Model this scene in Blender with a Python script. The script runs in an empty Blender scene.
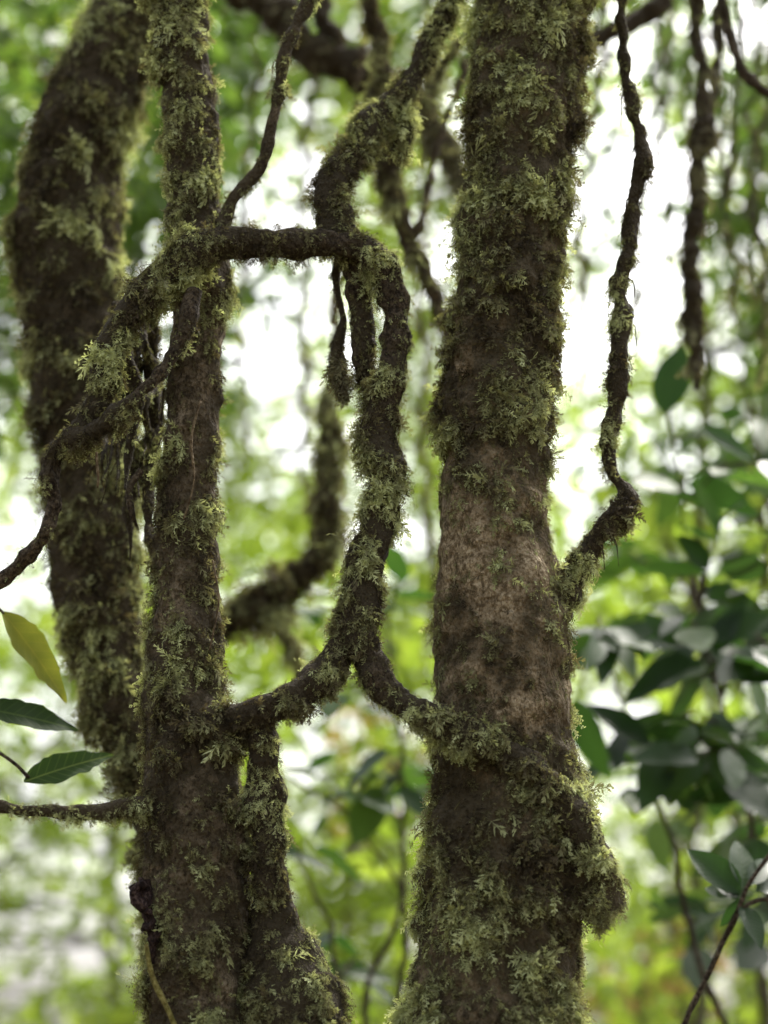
import bpy, math, numpy as np
rng=np.random.default_rng(11)
scene=bpy.context.scene
F=2177.0; T=math.radians(15); CZ=1.4

def P(px,py,Y):
    u=(px-384)/F; v=(512-py)/F
    s=Y/(math.cos(T)-v*math.sin(T))
    return np.array([u*s,Y,CZ+s*(math.sin(T)+v*math.cos(T))]), s/F

# ---------------------------------------------------------------- noise
def h3(ix,iy,iz,seed):
    n=(ix*374761393+iy*668265263+iz*1103515245+seed*1274126177)&0xffffffff
    n=((n^(n>>13))*1274126177)&0xffffffff
    n=n^(n>>16)
    return (n&0xffff)/32767.5-1.0
def vnoise(p,seed=0):
    i=np.floor(p).astype(np.int64); f=p-i; f=f*f*(3-2*f)
    r=0
    for a in (0,1):
        for b in (0,1):
            for c in (0,1):
                w=(f[...,0] if a else 1-f[...,0])*(f[...,1] if b else 1-f[...,1])*(f[...,2] if c else 1-f[...,2])
                r=r+w*h3(i[...,0]+a,i[...,1]+b,i[...,2]+c,seed)
    return r
def fbm(p,o=3,seed=0):
    r=0;a=1.0;s=0
    for k in range(o):
        r=r+a*vnoise(p*(2.03**k)+k*7.3,seed+k); s+=a; a*=0.5
    return r/s
def nrm(v): return v/np.maximum(np.linalg.norm(v,axis=-1,keepdims=True),1e-9)

# ---------------------------------------------------------------- mesh
def build(name,V,faces,attrs,mat,smooth=True):
    me=bpy.data.meshes.new(name)
    V=np.asarray(V,dtype=np.float32).reshape(-1,3)
    me.vertices.add(len(V)); me.vertices.foreach_set("co",V.ravel())
    loops=np.concatenate([f.ravel() for f in faces]).astype(np.int32)
    tot=np.concatenate([np.full(len(f),f.shape[1]) for f in faces])
    start=np.concatenate([[0],np.cumsum(tot)[:-1]]).astype(np.int32)
    me.loops.add(len(loops)); me.loops.foreach_set("vertex_index",loops)
    me.polygons.add(len(start)); me.polygons.foreach_set("loop_start",start)
    me.polygons.foreach_set("use_smooth",np.full(len(start),smooth))
    me.update(calc_edges=True)
    for k,a in attrs.items():
        at=me.attributes.new(k,'FLOAT','POINT'); at.data.foreach_set("value",np.asarray(a,dtype=np.float32).ravel())
    me.materials.append(mat)
    ob=bpy.data.objects.new(name,me); scene.collection.objects.link(ob)
    return ob
def root(name,label,category,loc,group=None):
    e=bpy.data.objects.new(name,None); e.location=[float(a) for a in loc]; e.empty_display_size=0.1
    scene.collection.objects.link(e); e["label"]=label; e["category"]=category
    if group: e["group"]=group
    return e
def child(ob,par,label=None):
    ob.parent=par
    ob.matrix_parent_inverse=par.matrix_basis.inverted()
    if label: ob["label"]=label

# ---------------------------------------------------------------- tubes
def W(x,y,z,r,d): return (x,y,z,r,d)
def X(px,py,Y,rpx,d=1.0):
    p,m=P(px,py,Y); return (p[0],p[1],p[2],rpx*m,d)
def E(py,L,R,Y,d=1.0,shrink=7):
    return X((L+R)/2,py,Y,(R-L)/2-shrink,d)
def catmull(pts,step):
    p=np.array(pts,dtype=float); n=len(p)
    q=np.vstack([2*p[0]-p[1],p,2*p[-1]-p[-2]])
    out=[]
    for i in range(n-1):
        a,b,c,d=q[i],q[i+1],q[i+2],q[i+3]
        L=np.linalg.norm(c[:3]-b[:3]); k=max(2,int(L/step))
        t=(np.arange(k)/k)[:,None]
        o=0.5*((2*b)+(-a+c)*t+(2*a-5*b+4*c-d)*t*t+(-a+3*b-3*c+d)*t**3)
        out.append(o)
    out.append(p[-1:]); o=np.vstack(out); o[:,3]=np.maximum(o[:,3],0.0006); return o
def tube(pts,nt=40,step=0.006,amp=0.006,scale=28,wob=0.0,seed=0,dens_noise=0.5,knob=0.32,clump=0.0):
    c=catmull(pts,step)
    if wob>0:
        c[:,:3]+=wob*np.stack([fbm(c[:,:3]*14,3,seed+31),fbm(c[:,:3]*14,3,seed+57),0.5*fbm(c[:,:3]*14,3,seed+91)],1)
        c[:,3]*=1+knob*fbm(c[:,:3]*32,3,seed+77)
    n=len(c); tan=nrm(np.gradient(c[:,:3],axis=0))
    ref=np.array([0.,1,0]) if abs(tan[0][1])<0.8 else np.array([1.,0,0])
    N=np.zeros((n,3)); v=nrm(np.cross(tan[0],ref)); 
    for i in range(n):
        v=v-tan[i]*np.dot(v,tan[i]); v=v/np.linalg.norm(v); N[i]=v
    B=np.cross(tan,N)
    th=np.linspace(0,2*np.pi,nt,endpoint=False)
    d=N[:,None]*np.cos(th)[None,:,None]+B[:,None]*np.sin(th)[None,:,None]
    r=c[:,3][:,None,None]
    base=c[:,None,:3]+d*r
    disp=amp*(fbm(base*scale,4,seed)+0.5*fbm(base*scale*0.35,2,seed+5))
    if clump>0:
        k=fbm(base*np.array([34,34,26]),3,seed+8); disp=disp+clump*np.clip(k*2.2,-.6,1.2)*np.clip(c[:,4][:,None]*1.2,0,1)
    rr=np.maximum(r[...,0]*0.35,r[...,0]+disp)
    V=c[:,None,:3]+d*rr[...,None]
    du=np.gradient(V,axis=0); dv=np.roll(V,-1,1)-np.roll(V,1,1)
    nn=nrm(np.cross(du,dv)); sgn=np.sign((nn*d).sum(-1,keepdims=True)); nn=nn*np.where(sgn==0,1,sgn)
    m=np.clip(c[:,4][:,None]+dens_noise*fbm(V*19,3,seed+9)+.4*fbm(V*70,2,seed+19),0,1)
    return dict(V=V,N=nn,M=m,disp=np.clip(disp/max(amp+clump,1e-6),-1.5,1.5),r=np.repeat(c[:,3][:,None],nt,1))
def tubes_mesh(name,tubes,mat):
    Vs=[];F4=[];F3=[];A=[];off=0
    for t in tubes:
        V=t['V'];n,k=V.shape[:2]
        idx=np.arange(n*k).reshape(n,k)+off; nx=np.roll(idx,-1,1)
        F4.append(np.stack([idx[:-1],nx[:-1],nx[1:],idx[1:]],-1).reshape(-1,4))
        Vs+= [V.reshape(-1,3),V[0].mean(0)[None],V[-1].mean(0)[None]]
        A+= [t['M'].ravel(),np.array([t['M'][0,0],t['M'][-1,0]])]
        a=off+n*k;b=a+1
        F3.append(np.stack([nx[0],idx[0],np.full(k,a)],-1)); F3.append(np.stack([idx[-1],nx[-1],np.full(k,b)],-1))
        off+=n*k+2
    return build(name,np.vstack(Vs),[np.vstack(F4),np.vstack(F3)],{"moss_cover":np.concatenate(A)},mat)

# ---------------------------------------------------------------- instancing of small templates into one mesh
def frames(dirv,up):
    x=nrm(dirv); z=nrm(up-x*(up*x).sum(-1,keepdims=True)); y=np.cross(z,x)
    return np.stack([x,y,z],-1)
def stamp(templates,pos,R,size,tint,widen=None):
    Vs=[];Fs=[];A=[];B=[];Cc=[];off=0
    which=rng.integers(0,len(templates),len(pos))
    for k,(tv,tf) in enumerate(templates):
        s=np.where(which==k)[0]
        if len(s)==0: continue
        loc=tv[None]*size[s][:,None,None]
        if widen is not None: loc=loc*np.stack([np.ones(len(s)),widen[s],np.ones(len(s))],1)[:,None,:]
        V=np.einsum('nij,nkj->nki',R[s],loc)+pos[s][:,None]
        K=len(tv)
        Vs.append(V.reshape(-1,3)); Fs.append((tf[None]+(np.arange(len(s))*K)[:,None,None]+off).reshape(-1,tf.shape[1]))
        A.append(np.repeat(tint[s],K)); B.append(np.tile(tv[:,0],len(s))); Cc.append(np.tile(tv[:,1],len(s))); off+=len(s)*K
    return np.vstack(Vs),np.vstack(Fs),np.concatenate(A),np.concatenate(B),np.concatenate(Cc)

def frond_template(seed,pairs=7,curl=0.35,wide=0.30):
    r=np.random.default_rng(seed)
    V=[];Q=[]
    bend=r.uniform(-.3,.3)
    def pt(x,y,z=0): return [x,y+bend*x*x,z-curl*x*x]
    xs=np.linspace(0,1,4); w=0.018
    for x in xs: V+= [pt(x,-w),pt(x,w)]
    for i in range(3): Q.append([2*i,2*i+2,2*i+3,2*i+1])
    for k in range(pairs):
        x=0.06+0.9*k/(pairs-1)
        for sd in (-1,1):
            L=wide*(0.35+0.95*math.sin(math.pi*min(1,0.12+0.88*(k/(pairs-1)))**0.8))*r.uniform(.5,1.35)
            a=math.radians(r.uniform(35,75)); dx,dy=math.cos(a)*L,math.sin(a)*L*sd
            wx,wy=-math.sin(a)*0.036*sd,math.cos(a)*0.036
            z=r.uniform(-.18,.18); b=len(V)
            V+= [pt(x,0),pt(x+dx*.5+wx,dy*.5+wy,z*.7+.02),pt(x+dx,dy,z),pt(x+dx*.5-wx,dy*.5-wy,z*.7-.02)]
            Q.append([b,b+1,b+2,b+3])
    return np.array(V),np.array(Q)
FROND=[frond_template(s,p_,c,w) for s,p_,c,w in ((1,8,.25,.25),(2,8,.5,.30),(3,8,.1,.22),(4,8,.65,.28),(5,7,.35,.34),(6,8,.45,.2),(7,7,.8,.3))]
def leaf_template(seg=7,wid=0.36,fold=0.12,curl=0.18,peak=0.42,wave=0.0,rag=0.0):
    V=[];Q=[]; r=np.random.default_rng(int(wid*1000))
    for i in range(seg+1):
        x=i/seg
        w=wid*0.5*max(0.0,math.sin(math.pi*x**(math.log(.5)/math.log(peak))))**0.8
        if i==0: w=0.012
        if i==seg: w=0.002
        z=-curl*x*x
        wv=wave*math.sin(x*17); a1,a2=1-rag*r.random(),1-rag*r.random()
        V+= [[x,-w*a1,z+fold*w/(wid*.5)+wv],[x,0,z],[x,w*a2,z+fold*w/(wid*.5)-wv]]
    for i in range(seg):
        a=3*i; Q+= [[a,a+3,a+4,a+1],[a+1,a+4,a+5,a+2]]
    return np.array(V),np.array(Q)
LEAF=[leaf_template(9,.44,.05,.12,.42,.01),leaf_template(9,.50,.04,.06,.45,.012),leaf_template(9,.40,.07,.2,.38,.008)]
NARROW=[leaf_template(18,.38,.04,.10,.42,.010,.22),leaf_template(18,.36,.05,.14,.40,.012,.2)]
def far_t(w,fold,curl):
    V=[[0,0,0],[.35,-w/2,fold-.1*curl],[.75,-w*.38,fold*.7-.5*curl],[1,0,-curl],[.75,w*.38,fold*.7-.5*curl],[.35,w/2,fold-.1*curl],[.5,0,-.25*curl]]
    return np.array(V),np.array([[0,1,6,5],[1,2,3,6],[6,3,4,5]])
FAR=[far_t(.5,.05,.15),far_t(.42,.07,.3)]

def moss_on(name,tubes,mat,per_m2=22000,size=0.022,hang=0.7,tint0=0.0,seed=0,zr=(1.25,3.5),fringe=.06):
    PS=[];NS=[];MS=[];DS=[];RS=[]
    for t in tubes:
        V,N,M,D=t['V'],t['N'],t['M'],t['disp']
        V2=np.roll(V,-1,1)
        area=np.linalg.norm(np.cross(V[1:]-V[:-1],(V2-V)[:-1]),axis=-1)
        w=area*np.clip((M[:-1]-0.09)*1.7,0.08,1)*np.clip(1+.95*D[:-1],.3,1.7)
        z=V[:-1,:,2]; w=w*np.where((z>zr[0])&(z<zr[1]),1,0.08)
        w=w*np.where(N[:-1,:,1]>0.35,0.35,1)
        n=int(per_m2*w.sum()); 
        if n<3: continue
        c=rng.choice(w.size,n,p=(w/w.sum()).ravel()); i,j=np.unravel_index(c,w.shape)
        a=rng.random((n,1));b=rng.random((n,1)); j2=(j+1)%V.shape[1]
        p=(V[i,j]*(1-a)+V[i+1,j]*a)*(1-b)+(V[i,j2]*(1-a)+V[i+1,j2]*a)*b
        PS.append(p);NS.append(N[i,j]);MS.append(M[i,j]);DS.append(D[i,j]);RS.append(t['r'][i,j])
    p=np.vstack(PS);nn=np.vstack(NS);m=np.concatenate(MS);dd=np.concatenate(DS);rr=np.concatenate(RS);n=len(p)
    down=np.array([0,0,-1.0])
    clump=np.clip(1.5*fbm(p*38,2,seed+3),-1,1)
    swirl=np.stack([fbm(p*30,2,seed+k) for k in (41,42,43)],1)
    lift=np.clip(0.36+0.7*clump,0.05,1.2)[:,None]
    d=nrm(nn*lift+down*hang*rng.uniform(.4,1.4,(n,1))+swirl*1.1+rng.normal(0,.36,(n,3)))
    dn=(d*nn).sum(1,keepdims=True); d=nrm(d+nn*np.where(dn<0.06,0.06-dn+.08,0))
    up=nn+rng.normal(0,.5,(n,3))+np.array([0,0,.4])
    sz=size*np.clip(0.70+0.48*clump+rng.normal(0,.22,n),0.26,1.6)*(0.5+0.5*m)*np.clip(rr/.016,.42,1)
    fr=(rng.random(n)<fringe*m)
    sz=np.where(fr,sz*1.45,sz); wid=np.where(fr,.6,1.0)*rng.uniform(.7,1.3,n)
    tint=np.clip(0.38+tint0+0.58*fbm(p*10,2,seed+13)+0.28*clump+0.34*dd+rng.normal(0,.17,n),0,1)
    V,Q,A,B,_=stamp(FROND,p-nn*0.002,frames(d,up),sz,tint,wid)
    return build(name,V,[Q],{"tint":np.clip(A+0.36*(B-0.4),0,1)},mat,False)

def leaves_mesh(name,pos,d,up,size,tint,mat,tpl):
    V,Q,A,B,Cc=stamp(tpl,pos,frames(d,up),size,tint)
    at={"tint":A}
    if tpl is not FAR: at["along"]=B; at["across"]=Cc
    return build(name,V,[Q],at,mat,True)

# ---------------------------------------------------------------- materials
def newmat(name):
    m=bpy.data.materials.new(name); m.use_nodes=True; nt=m.node_tree; nt.nodes.clear()
    return m,nt,nt.nodes,nt.links
def ramp(N,stops):
    r=N.new('ShaderNodeValToRGB'); e=r.color_ramp.elements
    e[0].position=stops[0][0]; e[0].color=(*stops[0][1],1); e[1].position=stops[-1][0]; e[1].color=(*stops[-1][1],1)
    for p,c in stops[1:-1]:
        x=e.new(p); x.color=(*c,1)
    return r
def leafy(name,stops,trans,rough=0.5,spec=0.5,mottle=30,veins=0.0):
    m,nt,N,L=newmat(name)
    def math_(op,a,b=None,c=None):
        x=N.new('ShaderNodeMath'); x.operation=op
        for i,q in enumerate((a,b,c)):
            if q is None: continue
            if isinstance(q,(int,float)): x.inputs[i].default_value=q
            else: L.new(q,x.inputs[i])
        return x.outputs[0]
    at=N.new('ShaderNodeAttribute'); at.attribute_name='tint'
    tc=N.new('ShaderNodeTexCoord'); no=N.new('ShaderNodeTexNoise'); no.inputs['Scale'].default_value=mottle; no.inputs['Detail'].default_value=3
    L.new(tc.outputs['Object'],no.inputs['Vector'])
    f=math_('MULTIPLY_ADD',no.outputs['Fac'],.35,math_('SUBTRACT',at.outputs['Fac'],.175))
    b=N.new('ShaderNodeBsdfPrincipled'); b.inputs['Roughness'].default_value=rough; b.inputs['Specular IOR Level'].default_value=spec
    if veins>0:
        a1=N.new('ShaderNodeAttribute'); a1.attribute_name='along'; a2=N.new('ShaderNodeAttribute'); a2.attribute_name='across'
        ab=math_('ABSOLUTE',a2.outputs['Fac'])
        sn=math_('SINE',math_('MULTIPLY_ADD',math_('SUBTRACT',a1.outputs['Fac'],math_('MULTIPLY',ab,.9)),62,0.0))
        vn=math_('POWER',math_('MULTIPLY_ADD',sn,.5,.5),14)
        mid=math_('LESS_THAN',ab,.009)
        vv=math_('MAXIMUM',math_('MULTIPLY',vn,.5),mid)
        f=math_('MULTIPLY_ADD',vv,veins,f)
        bp=N.new('ShaderNodeBump'); bp.inputs['Strength'].default_value=.35; bp.inputs['Distance'].default_value=.002; bp.invert=True
        L.new(vv,bp.inputs['Height']); L.new(bp.outputs[0],b.inputs['Normal'])
    r=ramp(N,stops); L.new(f,r.inputs[0])
    L.new(r.outputs[0],b.inputs['Base Color'])
    t=N.new('ShaderNodeBsdfTranslucent')
    g=N.new('ShaderNodeMix'); g.data_type='RGBA'; g.blend_type='MULTIPLY'; g.inputs[0].default_value=1
    L.new(r.outputs[0],g.inputs[6]); g.inputs[7].default_value=(1.0,1.0,0.6,1)
    hs=N.new('ShaderNodeHueSaturation'); hs.inputs['Value'].default_value=trans[1]; L.new(g.outputs[2],hs.inputs['Color'])
    L.new(hs.outputs[0],t.inputs[0])
    mx=N.new('ShaderNodeMixShader'); mx.inputs[0].default_value=trans[0]; L.new(b.outputs[0],mx.inputs[1]); L.new(t.outputs[0],mx.inputs[2])
    o=N.new('ShaderNodeOutputMaterial'); L.new(mx.outputs[0],o.inputs[0])
    return m
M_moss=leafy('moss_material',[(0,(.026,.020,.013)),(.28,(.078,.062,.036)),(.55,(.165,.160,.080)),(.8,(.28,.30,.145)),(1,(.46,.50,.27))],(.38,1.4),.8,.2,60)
M_moss_brown=leafy('brown_moss_material',[(0,(.035,.026,.018)),(.4,(.085,.068,.042)),(.8,(.15,.14,.08)),(1,(.22,.22,.12))],(.25,1.2),.85,.2,60)
M_dark=leafy('dark_leaf_material',[(0,(.008,.022,.005)),(.5,(.018,.044,.010)),(1,(.045,.085,.017))],(.40,2.4),.42,.22,9,.12)
M_mid=leafy('green_leaf_material',[(0,(.03,.055,.014)),(.5,(.055,.10,.020)),(1,(.10,.155,.032))],(.5,2.3),.5,.35,6,0)
M_midv=leafy('veined_leaf_material',[(0,(.014,.030,.008)),(.5,(.028,.055,.013)),(1,(.10,.14,.04))],(.35,1.6),.65,.12,30,.5)
M_lime=leafy('light_green_leaf_material',[(0,(.065,.10,.015)),(.5,(.13,.185,.028)),(1,(.22,.275,.05))],(.6,2.6),.5,.3,4)
M_tan=leafy('tan_leaf_material',[(0,(.16,.09,.04)),(.5,(.26,.16,.08)),(1,(.34,.24,.12))],(.5,1.8),.6,.2,4)
M_yellow=leafy('yellowing_leaf_material',[(0,(.10,.125,.02)),(.35,(.16,.17,.03)),(.6,(.22,.20,.04)),(.85,(.25,.19,.05)),(1,(.10,.07,.03))],(.5,1.5),.65,.12,55,.15)
def barkmat(name,c1,c2,c3,under,scale=1.0,bump=0.8):
    m,nt,N,L=newmat(name)
    tc=N.new('ShaderNodeTexCoord'); mp=N.new('ShaderNodeMapping'); mp.inputs['Scale'].default_value=(1,1,.7); L.new(tc.outputs['Object'],mp.inputs[0])
    n1=N.new('ShaderNodeTexNoise'); n1.inputs['Scale'].default_value=150*scale; n1.inputs['Detail'].default_value=8; n1.inputs['Roughness'].default_value=.75; L.new(mp.outputs[0],n1.inputs['Vector'])
    n2=N.new('ShaderNodeTexNoise'); n2.inputs['Scale'].default_value=32*scale; n2.inputs['Detail'].default_value=8; n2.inputs['Roughness'].default_value=.75; L.new(mp.outputs[0],n2.inputs['Vector'])
    vo=N.new('ShaderNodeTexVoronoi'); vo.inputs['Scale'].default_value=210*scale; L.new(mp.outputs[0],vo.inputs['Vector'])
    r=ramp(N,[(.42,c1),(.5,c2),(.58,c3)]); L.new(n1.outputs['Fac'],r.inputs[0])
    r2=ramp(N,[(.38,(.48,.44,.37)),(.60,(1.12,1.10,1.03))]); L.new(n2.outputs['Fac'],r2.inputs[0])
    mu=N.new('ShaderNodeMix'); mu.data_type='RGBA'; mu.blend_type='MULTIPLY'; mu.inputs[0].default_value=1; L.new(r.outputs[0],mu.inputs[6]); L.new(r2.outputs[0],mu.inputs[7])
    at=N.new('ShaderNodeAttribute'); at.attribute_name='moss_cover'
    ad=N.new('ShaderNodeMath'); ad.operation='ADD'; L.new(at.outputs['Fac'],ad.inputs[0])
    s=N.new('ShaderNodeMath'); s.operation='MULTIPLY_ADD'; s.inputs[1].default_value=2.6; s.inputs[2].default_value=-1.3; L.new(n1.outputs['Fac'],s.inputs[0]); L.new(s.outputs[0],ad.inputs[1])
    mr=N.new('ShaderNodeMapRange'); mr.inputs[1].default_value=.35; mr.inputs[2].default_value=.85; L.new(ad.outputs[0],mr.inputs[0])
    mx=N.new('ShaderNodeMix'); mx.data_type='RGBA'; L.new(mr.outputs[0],mx.inputs[0]); L.new(mu.outputs[2],mx.inputs[6]); mx.inputs[7].default_value=(*under,1)
    b=N.new('ShaderNodeBsdfPrincipled'); b.inputs['Roughness'].default_value=.9; b.inputs['Specular IOR Level'].default_value=.15; L.new(mx.outputs[2],b.inputs['Base Color'])
    hh=N.new('ShaderNodeMath'); hh.operation='MULTIPLY_ADD'; hh.inputs[1].default_value=.4; L.new(vo.outputs['Distance'],hh.inputs[0]); L.new(n2.outputs['Fac'],hh.inputs[2])
    bp=N.new('ShaderNodeBump'); bp.inputs['Strength'].default_value=bump; bp.inputs['Distance'].default_value=.03; L.new(hh.outputs[0],bp.inputs['Height']); L.new(bp.outputs[0],b.inputs['Normal'])
    o=N.new('ShaderNodeOutputMaterial'); L.new(b.outputs[0],o.inputs[0]); return m
M_bark=barkmat('pale_bark_material',(.16,.12,.07),(.35,.275,.175),(.56,.47,.33),(.085,.068,.038),1.0,1.0)
M_bark2=barkmat('brown_bark_material',(.06,.046,.029),(.17,.135,.088),(.34,.28,.20),(.07,.055,.031),1.0,1.0)
M_vine=barkmat('vine_bark_material',(.024,.018,.012),(.065,.05,.034),(.15,.12,.085),(.05,.04,.023),1.2)
M_far=barkmat('distant_bark_material',(.05,.045,.03),(.10,.09,.06),(.16,.14,.10),(.07,.075,.03),.4)

# ---------------------------------------------------------------- ground
def ground():
    n=90; g=np.linspace(-1,1,n); g=np.sign(g)*np.abs(g)**2.2*300
    xx,yy=np.meshgrid(g,g,indexing='ij'); zz=.12*fbm(np.stack([xx*.35,yy*.35,xx*0],-1),3,4)-.02
    V=np.stack([xx,yy,zz],-1).reshape(-1,3); idx=np.arange(n*n).reshape(n,n)
    Q=np.stack([idx[:-1,:-1],idx[1:,:-1],idx[1:,1:],idx[:-1,1:]],-1).reshape(-1,4)
    m,nt,N,L=newmat('leaf_litter_material')
    tc=N.new('ShaderNodeTexCoord'); no=N.new('ShaderNodeTexVoronoi'); no.inputs['Scale'].default_value=14; L.new(tc.outputs['Object'],no.inputs['Vector'])
    r=ramp(N,[(0,(.05,.03,.015)),(.5,(.11,.07,.035)),(.8,(.05,.07,.02)),(1,(.16,.11,.05))]); L.new(no.outputs['Color'],r.inputs[0])
    b=N.new('ShaderNodeBsdfPrincipled'); b.inputs['Roughness'].default_value=.9; L.new(r.outputs[0],b.inputs['Base Color'])
    bp=N.new('ShaderNodeBump'); bp.inputs['Distance'].default_value=.02; L.new(no.outputs['Distance'],bp.inputs['Height']); L.new(bp.outputs[0],b.inputs['Normal'])
    o=N.new('ShaderNodeOutputMaterial'); L.new(b.outputs[0],o.inputs[0])
    ob=build('ground',V,[Q],{},m); ob["kind"]="structure"; ob["label"]="forest floor covered with brown leaf litter"
ground()

# ---------------------------------------------------------------- crowns above the view
def crown_at(cx,cy,cz,r,n,mat,size=.11,tpl=FAR):
    k=14; cc=np.array([cx,cy,cz])+rng.normal(0,1,(k,3))*np.array([r*.6,r*.6,r*.3])
    w=rng.integers(0,k,n); p=cc[w]+rng.normal(0,r*.22,(n,3))
    p[:,2]=np.maximum(p[:,2],cz-r*.6)
    d=nrm(rng.normal(0,1,(n,3))+np.array([0,0,-.3])); up=rng.normal(0,.5,(n,3))+np.array([0,0,1])
    return p,d,up,rng.uniform(.7,1.3,n)*size,rng.random(n),cc
def limbs(top,cc,r=.03):
    out=[]
    for c in cc[:7]:
        mid=(top+c)/2+np.array([0,0,.15])
        out.append(tube([W(*top,r,.4),W(*mid,r*.6,.4),W(*c,r*.25,.4)],10,.06,.004,20,0,3))
    return out

# ---------------------------------------------------------------- 1 large mossy tree
Y0=3.0
big=[W(.17,3.02,-.1,.21,1),W(.165,3.02,.25,.155,1),W(.155,3.01,.8,.135,1)]+[
 E(1080,396,592,Y0,1,11),E(1024,400,588,Y0,1,11),E(960,412,590,Y0,1,11),E(900,414,594,Y0,1,11),E(850,418,594,Y0,1,11),E(790,424,586,Y0,.95,10),
 E(740,426,580,Y0,.72,8),E(700,428,576,Y0,.46,6),E(640,428,574,Y0,.36,5),E(590,432,568,Y0,.34,5),E(545,434,554,Y0,.42,5),
 E(500,434,552,Y0,.55,6),E(450,434,556,Y0,.72,9),E(400,434,560,Y0,.92,10),E(300,444,570,Y0,1,11),E(200,456,578,Y0,1,11),E(100,464,590,Y0,1,11),E(0,470,598,Y0,1,11),
 E(-80,474,604,Y0,1,11),W(.24,3.0,4.2,.085,.8),W(.2,3.1,5.4,.06,.5)]
big_t=[tube(big,150,.004,.012,24,0,1,.75,clump=.010)]
big_t.append(tube([X(530,800,3.0,44,1),X(552,842,2.98,44,1),X(580,876,2.96,36,1),X(604,898,2.955,24,1),X(619,910,2.95,12,1)],60,.005,.012,30,0,2,clump=.006))
big_t.append(tube([X(560,620,3.0,14,.8),X(552,600,2.98,16,.8),X(572,570,3.0,11,.8)],24,.005,.006,30,0,2))
rt=root('mossy_tree','thick upright tree trunk shaggy with green moss, bare pale bark midway','tree',(.17,3.02,0))
p,d,u,s,t,cc=crown_at(.3,4.6,7.8,1.4,700,M_mid)
o=tubes_mesh('trunk',big_t+limbs(np.array([.2,3.1,5.3]),cc,.04),M_bark); child(o,rt)
o=moss_on('moss',big_t,M_moss,54000,.0225,1.0,0.0,1); child(o,rt)
o=leaves_mesh('crown',p,d,u,s,t,M_mid,FAR); child(o,rt)

# ---------------------------------------------------------------- 2 slim tree
slim=[W(-.27,3.02,-.1,.11,1),W(-.262,3.0,.5,.08,1)]+[
 E(1080,140,262,Y0,.85),E(1024,141,258,Y0,.8),E(960,138,258,Y0,.74),E(900,138,256,Y0,.70),E(840,136,252,Y0,.66),E(770,136,244,Y0,.75),E(700,138,230,Y0,.84),
 E(640,144,224,Y0,.72),E(560,148,222,Y0,.66),E(500,152,224,Y0,.66),E(440,158,226,Y0,.64),E(390,162,228,Y0,.54),E(340,165,232,Y0,.42),E(300,166,234,Y0,.42),
 E(250,163,232,Y0,.95,8),E(200,160,227,Y0,1,9),E(140,156,225,Y0,1,9),E(80,150,222,Y0,1,9),E(0,142,216,Y0,1,9),E(-80,136,210,Y0,.9),W(-.42,3.05,4.2,.035,.6),W(-.5,3.2,5.2,.025,.4)]
slim_t=[tube(slim,100,.004,.009,30,0,11,.75,clump=.006)]
slim_t.append(tube([X(190,720,2.97,30,.8),X(225,730,2.97,26,.9),X(250,722,2.98,18,.9)],30,.005,.006,30,0,12))
rt=root('mossy_tree','slim upright tree trunk with brown bark and patchy moss','tree',(-.27,3.02,0))
p,d,u,s,t,cc=crown_at(-.6,4.7,7.6,1.2,500,M_mid)
o=tubes_mesh('trunk',slim_t+limbs(np.array([-.5,3.2,5.1]),cc,.02),M_bark2); child(o,rt)
o=moss_on('moss',slim_t,M_moss,56000,.0195,1.0,-.02,12); child(o,rt)
o=leaves_mesh('crown',p,d,u,s,t,M_mid,FAR); child(o,rt)
def curl(cx,cy,Y,R,turn,r0,seed,sx=1.0,a0=0.0):
    pts=[]
    for i in range(9):
        a=a0+turn*i/8; q=R*(1-.07*i)
        pts.append(X(cx+sx*q*math.cos(a),cy+1.5*q*math.sin(a),Y-.006*i/8,r0*(1-.08*i),0))
    return tube(pts,16,.0025,.006,80,.004,seed)
kn=[curl(143,892,2.935,9,4.6,6.0,77,1,1.0),curl(148,918,2.935,7,-4.2,5.5,78,1,2.2),curl(137,882,2.94,6,4.0,4.0,79,-1,.4),curl(152,938,2.935,5,4.4,4.5,80,1,-1.0),
    tube([X(152,925,2.94,6,0),X(154,945,2.942,5,0),X(152,964,2.945,2,0)],14,.003,.005,90,0,81),tube([X(146,880,2.945,6,0),X(147,905,2.945,8,0),X(152,930,2.945,6,0)],16,.003,.006,90,0,82)]
M_knot=barkmat('dark_knot_material',(.014,.008,.008),(.035,.021,.02),(.10,.07,.062),(.02,.01,.01),1.0,.9)
o=tubes_mesh('burl',kn,M_knot); child(o,rt,'small blackish shrivelled curled knot on the bark')

# ---------------------------------------------------------------- 3 bent tree behind
YB=3.5
bent=[W(-.30,3.5,-.1,.13,1),W(-.30,3.5,.6,.09,1)]+[E(1024,142,236,YB,.8),E(900,140,226,YB,.8),E(840,132,214,YB,.8),E(790,122,196,YB,.8),E(740,96,170,YB,.9),E(680,70,152,YB,.9),E(600,52,146,YB,1),E(520,44,146,YB,1),
 E(440,34,146,YB,1),E(380,24,138,YB,1),E(300,12,128,YB,1,9),E(230,8,128,YB,1,9),E(175,16,128,YB,1,9),X(86,120,YB,46,1),X(106,62,YB,40,1),X(132,10,YB,34,1),X(162,-50,YB+.02,32,.9),X(195,-140,YB+.05,30,.8),
 W(-.35,3.7,5.0,.04,.5)]
bent_t=[tube(bent,90,.007,.012,20,0,21,.6,clump=.009)]
rt=root('mossy_tree','thick crooked tree trunk bending over, coated in brown-green moss','tree',(-.30,3.5,0))
p,d,u,s,t,cc=crown_at(-.3,5.2,7.8,1.2,500,M_mid)
o=tubes_mesh('trunk',bent_t+limbs(np.array([-.35,3.7,4.9]),cc,.03),M_bark2); child(o,rt)
o=moss_on('moss',bent_t,M_moss,34000,.025,.9,-.03,22); child(o,rt)
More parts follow.
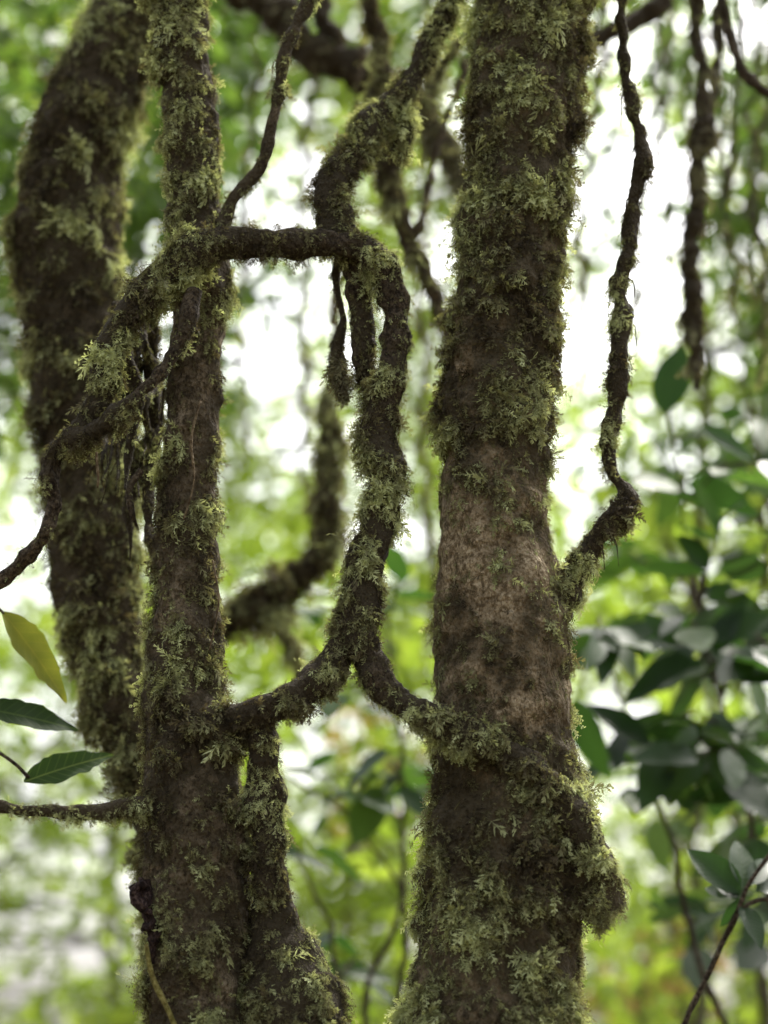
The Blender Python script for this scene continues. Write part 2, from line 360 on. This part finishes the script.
o=leaves_mesh('crown',p,d,u,s,t,M_mid,FAR); child(o,rt)

# ---------------------------------------------------------------- 4 main arching vine
v=[]
v.append(tube([X(150,300,2.95,15,.9),X(166,272,2.93,18,1),X(200,250,2.92,19,1),X(235,243,2.92,17,.9),X(290,244,2.93,14,.58),X(335,244,2.94,14,.58),X(366,252,2.95,17,.65),
   X(388,280,2.95,16,.52),X(396,325,2.95,14,.48),X(394,365,2.95,14,.52),X(382,400,2.95,15,.8),X(380,440,2.95,18,1),X(386,480,2.95,17,1),X(380,520,2.95,18,1),X(368,565,2.95,18,.9),X(358,610,2.95,19,.85),X(352,650,2.95,19,.8)],44,.004,.010,42,.006,31,knob=.24))
v.append(tube([X(338,212,2.99,14,1),X(350,250,2.98,11,.6),X(358,300,2.98,10,.5),X(366,350,2.98,10,.5),X(376,400,2.98,13,.9),X(372,450,2.97,15,1)],32,.004,.009,42,.010,32,knob=.4))
v.append(tube([X(345,250,2.98,12,.8),X(334,215,2.99,15,1),X(335,188,3.0,17,1),X(352,150,3.02,15,1),X(378,118,3.04,14,1),X(402,90,3.06,13,1),X(428,48,3.08,12,1),X(448,10,3.1,11,1),X(470,-50,3.12,10,.9),X(500,-140,3.15,9,.8)],36,.004,.011,36,.008,33))
v.append(tube([X(395,100,3.06,9,1),X(400,128,3.06,14,1),X(398,160,3.07,9,1)],20,.004,.006,34,0,34))
v.append(tube([X(354,625,2.95,18,.85),X(335,660,2.94,16,.8),X(305,688,2.93,15,.68),X(275,706,2.93,15,.8),X(245,716,2.94,18,1),X(222,722,2.96,15,1)],32,.004,.010,40,.007,35,knob=.28))
v.append(tube([X(262,700,2.94,13,.8),X(262,740,2.95,14,.6),X(264,800,2.97,17,.6),X(268,850,2.98,18,.7),X(272,900,2.99,21,.8),X(276,940,3.0,30,.95),X(288,985,3.0,42,.95),X(292,1030,3.0,49,.95),W(-.12,3.02,1.2,.08,.8),W(-.12,3.02,.5,.085,.8),W(-.12,3.02,-.1,.11,.8)],44,.005,.012,30,.006,36,knob=.12))
v.append(tube([X(354,625,2.95,17,.8),X(368,660,2.94,15,.68),X(386,692,2.93,15,.55),X(412,710,2.92,16,.68),X(445,722,2.905,17,.9),X(485,742,2.90,17,.9),X(525,765,2.90,17,.95),X(560,800,2.91,17,.95),X(584,845,2.925,18,.95),X(602,886,2.94,15,1)],36,.004,.012,40,.008,37,knob=.35))
rt=root('woody_vine','mossy woody vine looping between two trunks in an arch','vine',(-.12,3.02,0))
o=tubes_mesh('stem',v,M_vine); child(o,rt)
o=moss_on('moss',v,M_moss,60000,.0190,.8,.02,32); child(o,rt)

# 5 left looping vine
v=[]
v.append(tube([X(190,262,2.94,14,.9),X(160,282,2.94,17,1),X(132,308,2.94,17,1),X(116,340,2.94,14,1),X(104,380,2.95,13,1),X(92,412,2.96,13,1),X(78,436,2.96,13,1),X(60,446,2.97,9,.9),X(50,470,2.97,8,.6),X(54,505,2.97,8,.4),X(44,540,2.98,8,.3),X(22,566,3.0,7,.3),X(-10,592,3.02,6,.2),X(-60,640,3.05,5,.15)],28,.004,.008,42,.008,41))
v.append(tube([X(196,290,2.91,8,.5),X(186,325,2.90,8,.5),X(168,362,2.90,8,.55),X(140,396,2.90,8,.7),X(104,424,2.92,9,.9),X(70,440,2.94,10,1)],24,.004,.006,45,.007,42))
v.append(tube([X(134,300,2.97,8,.6),X(124,350,3.0,8,.7),X(138,400,3.02,7,.8),X(130,450,3.02,5,.8),X(126,490,3.0,1,.9)],20,.004,.004,40,.006,43))
v.append(tube([X(140,470,2.93,4,.3),X(128,490,2.93,4,.3),X(132,515,2.93,3,.3),X(138,530,2.95,1,.3)],10,.004,.001,40,.003,44))
v.append(tube([X(158,285,3.10,7,1),X(150,330,3.14,8,.9),X(152,380,3.16,8,.9),X(154,430,3.16,8,.9),X(148,480,3.16,7,.9),X(152,540,3.12,5,1),X(165,600,3.05,3,1)],20,.005,.006,40,.010,45))
v.append(tube([X(120,330,3.14,7,1),X(132,370,3.16,8,.9),X(126,420,3.16,8,.9),X(134,470,3.16,7,1),X(128,520,3.16,5,1),X(130,560,3.16,1.5,1)],20,.005,.006,40,.010,46))
r5=np.random.default_rng(5)
for k in range(24):
    x0=r5.uniform(105,160); y0=r5.uniform(300,400); pts=[]
    dx=r5.uniform(-7,4); q=r5.uniform(18,34); thin=k>10
    for m in range(5):
        pts.append(X(x0+dx*m+r5.normal(0,6),y0+m*q,3.04+r5.uniform(0,.18),(1.3 if thin else r5.uniform(4,7))*(1-.23*m),.4 if thin else 1.0))
    v.append(tube(pts,12,.006,.0005 if thin else .003,40,.006,300+k))
rt=root('woody_vine','tangled mossy vine looping off the slim trunk, one end bare','vine',P(190,262,2.94)[0])
o=tubes_mesh('stem',v,M_vine); child(o,rt)
o=moss_on('moss',v,M_moss,50000,.021,1.0,-.04,42); child(o,rt)

def simple_vine(label,paths,moss=None,mat=M_vine,nt=20,wob=.006,amp=.004,base=None,seed=50,mm=M_moss,msize=.015,name='hanging_vine',hang=.8,knob=.32,strands=0,tint0=0.):
    v=[tube([X(*a) for a in pth],nt,.005,amp,42,wob,seed+i*3,knob=knob) for i,pth in enumerate(paths)]
    if strands:
        c=v[0]['V'].mean(1)
        for k in range(strands):
            i=rng.integers(len(c)//8,len(c)-8); q=c[i]; sx=rng.choice([-1,1])*rng.uniform(.006,.02); L=rng.uniform(.03,.11)
            v.append(tube([W(*q,.0018,.2),W(*(q+np.array([sx,-.008,-.25*L])),.0012,.2),W(*(q+np.array([sx*1.3,-.004,-L])),.0006,.1)],5,.008,.0006,60,.004,seed+k))
    rt=root(name,label,'vine',v[0]['V'][0].mean(0))
    o=tubes_mesh('stem',v,mat); child(o,rt)
    if moss:
        o=moss_on('moss',v,mm,moss,msize,hang,tint0,seed); child(o,rt)
    return rt
simple_vine('thin vine rising from the mossy arch',[[(222,226,2.93,9,1),(236,196,2.93,7,.9),(262,165,2.94,6.5,.85),(277,110,2.95,6,.8),(284,60,2.96,6,.9),(300,20,2.97,6.5,1),(322,-30,2.98,6.5,.9),(340,-120,3.0,5,.6)]],54000,M_bark2,seed=51,msize=.023,amp=.004,strands=4,wob=.005)
simple_vine('knotted dark vine hanging and curling into the thick trunk',[[(604,-120,3.05,6,.8),(618,-20,3.05,6,.8),(624,60,3.05,6,.8),(641,150,3.04,7,.8),(632,225,3.03,7,.8),(620,300,3.02,8,.9),(620,370,3.01,8,.9),(611,430,3.0,8,.8),(612,470,3.0,9,.8),(627,500,2.99,11,.8),(606,528,2.99,11,.8),(582,560,2.99,12,.9),(560,596,2.99,14,1)]],50000,M_vine,seed=54,wob=.008,msize=.021,nt=28,amp=.008,knob=.5,strands=12,tint0=-.08)
simple_vine('dark vine hanging free',[[(688,-100,3.9,6,.5),(697,0,3.9,7,.5),(702,90,3.9,8,.6),(699,180,3.9,9,.8),(692,250,3.9,8,.8),(694,320,3.9,9,.9),(696,365,3.9,5,.9),(697,390,3.9,1.5,.6)],[(712,-60,3.95,4,.3),(716,60,3.95,4,.5),(703,150,3.91,5,.5)]],22000,M_vine,seed=58,wob=.015,mm=M_moss_brown,msize=.030,amp=.012,hang=1.2,knob=.6,strands=10)
simple_vine('thin dark vine crossing open air',[[(716,-80,3.7,4,.3),(722,0,3.7,5,.4),(738,60,3.7,5,.4),(762,90,3.7,6,.4),(800,110,3.7,6,.4)]],14000,M_vine,seed=62,wob=.012,msize=.018,amp=.006,strands=5)
simple_vine('mossy branch hidden behind the arch',[[(200,640,4.3,11,.9),(235,615,4.3,11,.9),(280,588,4.3,13,1),(318,560,4.3,13,1),(332,500,4.3,11,1),(326,440,4.3,9,.9),(334,380,4.3,4,.7),(338,300,4.3,2,.5),(345,220,4.3,2,.5),(360,100,4.3,2,.5),(370,-60,4.3,2,.5)],[(272,600,4.3,8,.7),(292,640,4.3,7,.6),(300,690,4.3,4,.5),(296,720,4.3,1.5,.4)]],26000,M_bark2,seed=66,wob=.025,mm=M_moss,msize=.040,name='woody_vine',amp=.014,tint0=-.1,knob=.5)
simple_vine('crooked mossy vine climbing behind the thick trunk',[[(380,-160,3.8,5,.7),(372,-40,3.8,6,.7),(378,60,3.8,7,.8),(384,140,3.8,13,1),(398,210,3.8,10,.9),(418,262,3.8,7,.8),(440,320,3.8,7,.7),(470,380,3.8,6,.6),(500,440,3.8,4,.6)],[(470,60,3.9,3,.5),(446,120,3.88,3,.5),(430,180,3.85,4,.5),(420,215,3.82,4,.5),(408,255,3.81,4,.5)],[(480,20,3.9,4,.6),(440,70,3.9,5,.8),(420,110,3.85,6,.8),(392,150,3.82,7,.8)]],30000,M_bark2,seed=70,wob=.02,mm=M_moss,msize=.032,name='woody_vine',amp=.009,strands=8,tint0=-.1)
simple_vine('stout dark limb crossing high behind the trunks',[[(120,-120,4.4,14,.9),(200,-50,4.4,15,.9),(262,2,4.4,16,.9),(320,48,4.4,18,.9),(372,74,4.4,17,.9),(410,100,4.4,12,.9),(450,150,4.4,10,.8),(500,240,4.4,9,.8)],[(338,-80,4.4,8,.7),(322,0,4.4,9,.7),(335,50,4.4,10,.7)]],22000,M_vine,seed=74,wob=.035,mm=M_moss_brown,msize=.036,name='woody_vine',amp=.014,knob=.5)
simple_vine('short dark limb behind the thick trunk',[[(520,90,4.3,10,.8),(590,45,4.3,9,.8),(650,10,4.3,9,.8),(700,-60,4.3,8,.8)]],20000,M_vine,seed=76,wob=.03,mm=M_moss_brown,msize=.03,name='woody_vine',amp=.010)
simple_vine('mossy twig reaching out from the slim trunk',[[(-60,795,2.98,5,.8),(0,806,2.97,6,.9),(50,812,2.965,6,1),(100,811,2.96,7,1),(150,806,2.965,8,1)]],58000,M_bark2,seed=80,wob=.006,msize=.022,hang=.4,name='mossy_branch',amp=.006)
simple_vine('shaggy cluster of dried moss dangling from the arch',[[(340,258,2.99,4,1.2),(338,290,2.99,3,1.2),(343,320,2.99,4,1.2),(336,350,2.99,6,1.2),(340,380,2.99,7,1.2),(342,400,2.99,3,1.2)]],120000,M_vine,seed=84,wob=.006,mm=M_moss_brown,msize=.034,hang=1.4,name='hanging_moss',amp=.002,tint0=.15)
for k,(a,c,e) in enumerate([(735,330,5.0),(752,300,5.3),(668,260,5.2),(722,240,5.6),(764,380,5.2)]):
    simple_vine('long pale green moss strand hanging from the canopy',[[(a,-120,e,2,.6),(a+3,20,e,2.5,.6),(a-3,(20+c)/2,e,3,.8),(a+2,c,e,2,.8)]],20000,M_vine,seed=90+k,wob=.03,mm=M_moss,msize=.07,hang=1.4,name='hanging_moss')['group']='moss strands hanging from the canopy'
for k,(a,b,c,e,r) in enumerate([(300,312,560,6.0,2.2),(420,432,640,5.6,2.0),(596,580,330,5.0,2.4),(652,640,360,5.4,2.0),(250,246,470,5.8,1.8)]):
    simple_vine('thin mossy vine hanging far behind the arch',[[(a,-160,e,r,.8),(a+6,40,e,r*1.3,.8),((a+b)/2-5,(40+c)/2,e,r*1.2,.8),(b,c,e,r*.8,.8)]],18000,M_vine,nt=10,seed=120+k,wob=.04,mm=M_moss,msize=.07,hang=1.2,amp=.004)['group']='thin vines hanging behind the arch'

def strings(label,a,mat,seed):
    v=[tube([X(*q) for q in a],6,.006,.0004,40,.003,seed)]
    rt=root('aerial_root',label,'root',v[0]['V'][0].mean(0)); o=tubes_mesh('root_strand',v,mat); child(o,rt)
M_string=barkmat('rootlet_material',(.10,.07,.04),(.16,.12,.07),(.24,.19,.12),(.12,.09,.05))
strings('thin pale rootlet trailing down the slim trunk',[(200,400,2.93,1.3,0),(190,440,2.92,1.3,0),(194,480,2.92,1.1,0),(184,520,2.925,.9,0)],M_string,3)
strings('short pale rootlet hanging beside the looping vine',[(96,452,2.92,1.6,0),(98,475,2.92,1.6,0),(97,488,2.92,1.2,0)],M_string,4)
strings('thin pale rootlet trailing down the slim trunk',[(212,560,2.93,1,0),(218,600,2.925,1,0),(210,650,2.925,.8,0)],M_string,5)
strings('pale stalk leaning against the foot of the slim trunk',[(146,944,2.90,2.2,0),(152,975,2.90,2.6,0),(166,1005,2.90,3,0),(180,1040,2.90,3.4,0),(200,1100,2.90,3.6,0)],barkmat('stalk_material',(.16,.15,.04),(.24,.22,.07),(.32,.29,.11),(.18,.17,.05)),5)

# ---------------------------------------------------------------- near leaves
def spec_plant(name,label,stems,leaves,mat,tpl,smat=M_vine,category='plant'):
    v=[tube([X(*a) for a in s],10,.01,.0008,30,.003,7+i) for i,s in enumerate(stems)]
    pos=[];dd=[];uu=[];ss=[]
    for (x0,y0,Ya,x1,y1,Yb,up) in leaves:
        a=P(x0,y0,Ya)[0];b=P(x1,y1,Yb)[0]
        pos.append(a);dd.append(b-a);ss.append(np.linalg.norm(b-a));uu.append(up)
    rt=root(name,label,category,v[0]['V'][0].mean(0))
    o=tubes_mesh('stem',v,smat); child(o,rt)
    n=len(pos); o=leaves_mesh('leaves',np.array(pos),np.array(dd),np.array(uu,dtype=float),np.array(ss),rng.random(n)*.4+.1,mat,tpl); child(o,rt)
spec_plant('sapling','single yellowing leaf with blotches on a thin twig',[[(-60,560,3.15,2,0),(-20,590,3.15,2,0),(4,614,3.15,2,0)]],[(2,612,3.15,74,698,3.2,(.55,-.75,.2))],M_yellow,NARROW)
spec_plant('sapling','twig with two long dark green leaves beside slim trunk',[[(-80,760,3.2,3,0),(-30,740,3.2,2.5,0),(10,760,3.2,2,0),(28,778,3.2,2,0)],[(-60,745,3.2,2,0),(-30,715,3.2,2,0)]],
   [(-20,708,3.2,80,724,3.24,(0,-.75,.45)),(24,782,3.2,114,748,3.24,(.1,-.85,.35)),(-60,690,3.2,-10,640,3.2,(.2,-.8,.6))],M_midv,NARROW)
spec_plant('sapling','thin dark stemmed sapling with broad green leaves',[[(660,1100,3.5,3,0),(684,1024,3.5,3,0),(715,960,3.5,3,0),(738,912,3.5,3,0),(752,880,3.5,2.5,0),(790,830,3.5,2.5,0)],[(738,912,3.5,2.5,0),(758,900,3.5,2,0),(790,900,3.5,2,0)]],
   [(740,893,3.5,686,842,3.55,(-.2,-.75,.4)),(746,890,3.5,738,836,3.55,(.2,-.8,.4)),(742,905,3.5,764,945,3.45,(.3,-.8,.3)),(746,895,3.5,704,886,3.55,(0,-.7,.5)),(756,892,3.5,800,880,3.55,(0,-.7,.5)),(738,900,3.5,712,866,3.55,(-.1,-.75,.4)),(750,885,3.5,772,852,3.55,(.1,-.75,.4)),(744,900,3.5,720,925,3.5,(.1,-.8,.4))],M_dark,LEAF)

def shrub(name,label,base,arms,Y,mat,size,clusters,seed,rs=6,group=None,category='shrub',tpl=LEAF,nl=(3,7),dy=.35,extra=()):
    v=[];PP=[];DD=[];cen=[]
    base=np.array(base,float)
    for ai,arm in enumerate(arms):
        y=Y+rng.uniform(-.2,.2)
        pts=[X(a,b,y+rng.uniform(-.1,.1),max(1.5,rs*(1-i/len(arm))),.2) for i,(a,b) in enumerate(arm)]
        foot=base+np.array([rng.uniform(-.1,.1),rng.uniform(-.1,.1),-.05])
        t=tube([W(*foot,.012,.3)]+pts,8,.03,.001,20,.02,seed+ai); v.append(t); cen.append(t['V'].mean(1))
    cen=np.vstack(cen)
    for (x0,x1,y0,y1,cnt) in clusters:
        for k in range(cnt):
            e=P(rng.uniform(x0,x1),rng.uniform(y0,y1),Y+rng.uniform(-dy,dy))[0]
            j=np.argmin(np.linalg.norm(cen-e,axis=1)+.4*np.maximum(cen[:,2]-e[2],0)); q=cen[j]
            v.append(tube([W(*q,.0035,0),W(*((q+e)/2+np.array([0,0,.04])),.0028,0),W(*e,.0014,0)],5,.05,.0002,20,.008,seed+k))
            dr=nrm(e-q+np.array([0,0,-.02])); side=nrm(np.cross(dr,[0,0,1]))
            n=rng.integers(*nl)
            for m in range(n):
                f=m/(n-1)
                PP.append(e-dr*size*1.3*(1-f)); sd=side*(1 if m%2 else -1)*(1-f**3)
                DD.append(nrm(dr*.6+sd*1.05+np.array([0,0,-.35])+rng.normal(0,.3,3)))
    n=len(PP);PP=np.array(PP);DD=np.array(DD)
    UU=np.array([0,-.45,1])+rng.normal(0,.5,(n,3)); SS=rng.uniform(.5,1.35,n)*size; TT=rng.random(n)
    for (x0,y0,x1,y1,up) in extra:
        a=P(x0,y0,Y)[0]; b=P(x1,y1,Y)[0]
        j=np.argmin(np.linalg.norm(cen-a,axis=1)); v.append(tube([W(*cen[j],.003,0),W(*((cen[j]+a)/2),.0025,0),W(*a,.0015,0)],5,.05,.0002,20,.008,seed))
        PP=np.vstack([PP,a]);DD=np.vstack([DD,nrm(b-a)]);UU=np.vstack([UU,up]);SS=np.append(SS,np.linalg.norm(b-a));TT=np.append(TT,rng.uniform(.05,.5))
    rt=root(name,label,category,base,group)
    o=tubes_mesh('stem',v,M_vine); child(o,rt)
    o=leaves_mesh('leaves',PP,DD,UU,SS,TT,mat,tpl); child(o,rt)

shrub('shrub','shrub with large glossy dark green leaves behind thick trunk',(1.0,4.6,0),[
   [(760,1150),(700,960),(660,800),(620,690),(596,640)],
   [(820,1150),(770,900),(720,700),(690,560),(668,400)],
   [(860,1100),(800,760),(770,650),(720,620)]],4.6,M_dark,.14,[(590,780,590,700,10),(580,700,700,790,7),(690,790,700,860,8),(690,790,440,580,6)],101,rs=4,
   extra=[(664,414,682,342,(-.3,-.9,.1)),(700,640,590,634,(0,-.7,.6)),(715,655,742,592,(-.4,-.8,.2)),(705,640,775,612,(0,-.8,.5)),(575,700,604,780,(-.5,-.8,.2)),(640,690,705,655,(.2,-.8,.5)),(650,745,590,700,(.1,-.8,.5)),(700,760,630,792,(0,-.8,.5)),(690,800,775,775,(0,-.8,.5)),(700,430,760,455,(0,-.8,.5))])
shrub('shrub','tall leafy shrub with dark green drooping leaves',(1.5,5.8,0),[
   [(900,1150),(830,800),(780,560),(760,450),(740,350)],
   [(860,1150),(800,860),(760,700),(690,590),(640,560)],
   [(860,1150),(820,500),(790,360),(770,250)]],5.8,M_dark,.16,[(610,790,560,780,16),(670,800,360,560,13),(660,780,790,980,7)],121,dy=.7)
shrub('shrub','airy shrub with mid-green leaves beyond the vines',(1.2,7.0,0),[
   [(780,1150),(740,860),(700,640),(650,480)],
   [(820,1150),(780,700),(760,480),(740,340)]],7.0,M_mid,.16,[(600,790,420,900,16)],125,dy=.7)
shrub('shrub','sparse shrub with mid-green leaves between the trunks',(-.1,5.2,0),[
   [(360,1150),(370,980),(400,900),(350,820),(290,780)],
   [(330,1150),(340,1000),(320,900),(300,860)],
   [(360,1150),(400,1000),(405,860),(398,700),(390,620)]],5.2,M_dark,.13,[(290,420,760,980,9),(240,420,570,720,4)],131,rs=4)
shrub('shrub','low shrub with mid-green leaves beside the crooked trunk',(-1.1,5.6,0),[
   [(-20,1150),(-25,980),(-30,860),(-30,760)],
   [(-60,1150),(-60,900),(-40,640),(-30,420)]],5.6,M_mid,.11,[(-40,50,300,460,5)],141)

# ---------------------------------------------------------------- background trees
GAPS=[(285,310,50,108),(612,225,30,120),(350,450,24,44),(10,500,20,60),(255,120,18,46),(598,420,20,60),(130,230,10,44),(560,480,20,30),(410,130,20,36),(665,120,16,70),(740,60,14,30)]
def ingap(px,py,mg=0):
    return any(((px-a)/(c+mg))**2+((py-b)/(d+mg))**2<1 for a,b,c,d in GAPS)
def bgtree(label,Y,trunk,rad,region,ncl,cr,nleaf,size,mat,seed,name='background_tree',mgf=.58,leak=.12):
    x0,x1,y0,y1=region
    cl=[];tries=0
    while len(cl)<ncl and tries<9000:
        tries+=1
        a=rng.uniform(x0,x1);b=rng.uniform(y0,y1)
        if ingap(a,b,cr*mgf) and rng.random()>leak: continue
        cl.append((a,b))
    pts=[X(a,b,Y,rad*(1-.5*i/len(trunk)),.5) for i,(a,b) in enumerate(trunk)]
    foot=np.array([pts[0][0],Y,0])
    m=P(384,512,Y)[1]
    tb=[tube([W(foot[0],Y,-.1,rad*m*1.4,.5)]+pts,16,.08,.01,6,.05,seed)]
    cen=tb[0]['V'].mean(1)
    PP=[]
    for a,b in cl:
        c=P(a,b,Y)[0]+np.array([0,rng.uniform(-.14,.14)*Y,0])
        j=np.argmin(np.linalg.norm(cen-c,axis=1)+.3*(cen[:,2]>c[2])*2)
        q=cen[j]; mid=(q+c)/2+rng.normal(0,.08,3)
        tb.append(tube([W(*q,rad*m*.24,.4),W(*mid,rad*m*.14,.4),W(*c,rad*m*.05,.4)],6,.15,.004,6,0,seed))
        k=int(nleaf*rng.uniform(.4,1.5))
        ns=max(3,k//10); sc=c+rng.normal(0,1,(ns,3))*np.array([cr*m*.62,cr*m*.62,cr*m*.45])
        w=rng.integers(0,ns,k); PP.append(sc[w]+rng.normal(0,size*.8,(k,3)))
    PP=np.vstack(PP);n=len(PP)
    d=nrm(rng.normal(0,1,(n,3))*np.array([1,1,.6])+np.array([0,0,-.35])); up=rng.normal(0,.6,(n,3))+np.array([0,-.25,1])
    rt=root(name,label,'tree',(foot[0],Y,0))
    o=tubes_mesh('trunk',tb,M_far); child(o,rt)
    tint=np.clip(rng.random(n)*.7+.3*(fbm(PP*1.2,2,seed)+.5),0,1)
    o=leaves_mesh('crown',PP,d,up,rng.uniform(.7,1.3,n)*size,tint,mat,FAR); child(o,rt)

bgtree('pale slender tree with light leaves low on its stem',7.5,[(-90,1024),(-85,700),(-80,450),(-60,250),(-58,0),(-60,-150)],14,(-120,290,-160,340),50,42,60,.10,M_mid,201)
bgtree('slender forest tree with mid-green airy crown',8.5,[(700,1024),(690,700),(705,400),(690,100),(700,-150)],6,(600,900,-160,440),56,46,56,.10,M_mid,202)
bgtree('tall forest tree with mid-green airy crown',9.5,[(470,1024),(480,700),(500,400),(500,100),(510,-150)],7,(180,640,-160,170),58,42,60,.10,M_mid,212)
bgtree('leafy understory tree with light green leaves',8.0,[(330,1060),(338,980),(345,900),(350,820)],4,(220,470,600,1080),32,42,50,.10,M_lime,203)
bgtree('leafy understory tree with light green leaves',9.0,[(-60,1060),(-50,980),(-30,900),(-20,800)],5,(-120,190,640,1080),24,46,44,.10,M_lime,204)
bgtree('leafy understory tree with yellow-green leaves',10.0,[(690,1060),(670,900),(690,700)],5,(560,880,540,1080),38,55,50,.11,M_lime,205)
bgtree('small understory tree with withered tan leaves',9.5,[(400,1060),(398,900),(395,800)],4,(340,440,700,840),4,22,26,.10,M_tan,215)
bgtree('small understory tree with withered tan leaves',9.5,[(640,1060),(650,980)],4,(600,680,930,1020),4,24,26,.10,M_tan,216)
bgtree('distant forest tree with light crown',14.0,[(170,1024),(150,700),(120,400),(150,100),(130,-150)],9,(-160,420,-160,560),114,48,70,.14,M_lime,206)
bgtree('distant forest tree with light crown',15.0,[(480,1024),(480,700),(500,400),(500,100),(500,-150)],9,(330,640,-160,640),98,42,68,.14,M_lime,207)
bgtree('distant forest tree with light crown',16.0,[(750,1024),(740,700),(760,400),(740,100)],10,(590,940,-160,600),88,46,68,.15,M_lime,208)
bgtree('distant understory tree with dense bright foliage',18.0,[(120,1080),(110,900),(130,700)],8,(-200,300,420,1100),96,56,70,.16,M_lime,209)
bgtree('distant understory tree with dense bright foliage',19.0,[(400,1080),(390,900),(380,700)],8,(200,600,420,1100),98,50,72,.16,M_lime,210,leak=.3)
bgtree('distant understory tree with dense bright foliage',20.0,[(680,1080),(700,900),(660,700)],8,(500,960,420,1100),96,56,70,.16,M_lime,211,leak=.3)
bgtree('distant tall tree with scattered pale foliage',22.0,[(180,1024),(190,700),(190,400),(200,100),(200,-150)],7,(200,680,-100,460),70,34,28,.16,M_lime,214,leak=.9)

# ---------------------------------------------------------------- light
el=math.radians(56); az=math.radians(28)
w=bpy.data.worlds.new("World"); scene.world=w; w.use_nodes=True
N=w.node_tree.nodes; L=w.node_tree.links; bg=N['Background']
sk=N.new('ShaderNodeTexSky'); sk.sky_type='NISHITA'; sk.sun_disc=False; sk.sun_elevation=el; sk.sun_rotation=az; sk.air_density=1.0; sk.dust_density=7; sk.ozone_density=1.0
hs=N.new('ShaderNodeHueSaturation'); hs.inputs['Saturation'].default_value=.3; hs.inputs['Value'].default_value=3.4; L.new(sk.outputs[0],hs.inputs['Color']); L.new(hs.outputs[0],bg.inputs[0]); bg.inputs[1].default_value=.15
sl=bpy.data.lights.new('sun','SUN'); sl.energy=5.0; sl.angle=math.radians(3); sl.color=(1,.95,.86)
so=bpy.data.objects.new('sun',sl); scene.collection.objects.link(so)
from mathutils import Vector
sd=Vector((math.sin(az)*math.cos(el),math.cos(az)*math.cos(el),math.sin(el)))
so.rotation_euler=(-sd).to_track_quat('-Z','Y').to_euler(); so.location=(0,0,20)
scene.view_settings.view_transform='Standard'; scene.view_settings.look='None'; scene.view_settings.exposure=0

cam=bpy.data.cameras.new('camera'); co=bpy.data.objects.new('camera',cam); scene.collection.objects.link(co)
co.location=(0,0,CZ); co.rotation_euler=(math.radians(105),0,0)
cam.sensor_fit='HORIZONTAL'; cam.sensor_width=36; cam.lens=F*36/768; cam.clip_end=1000; cam.clip_start=.05
cam.dof.use_dof=True; cam.dof.focus_distance=3.02; cam.dof.aperture_fstop=3.0; cam.dof.aperture_blades=0
scene.camera=co
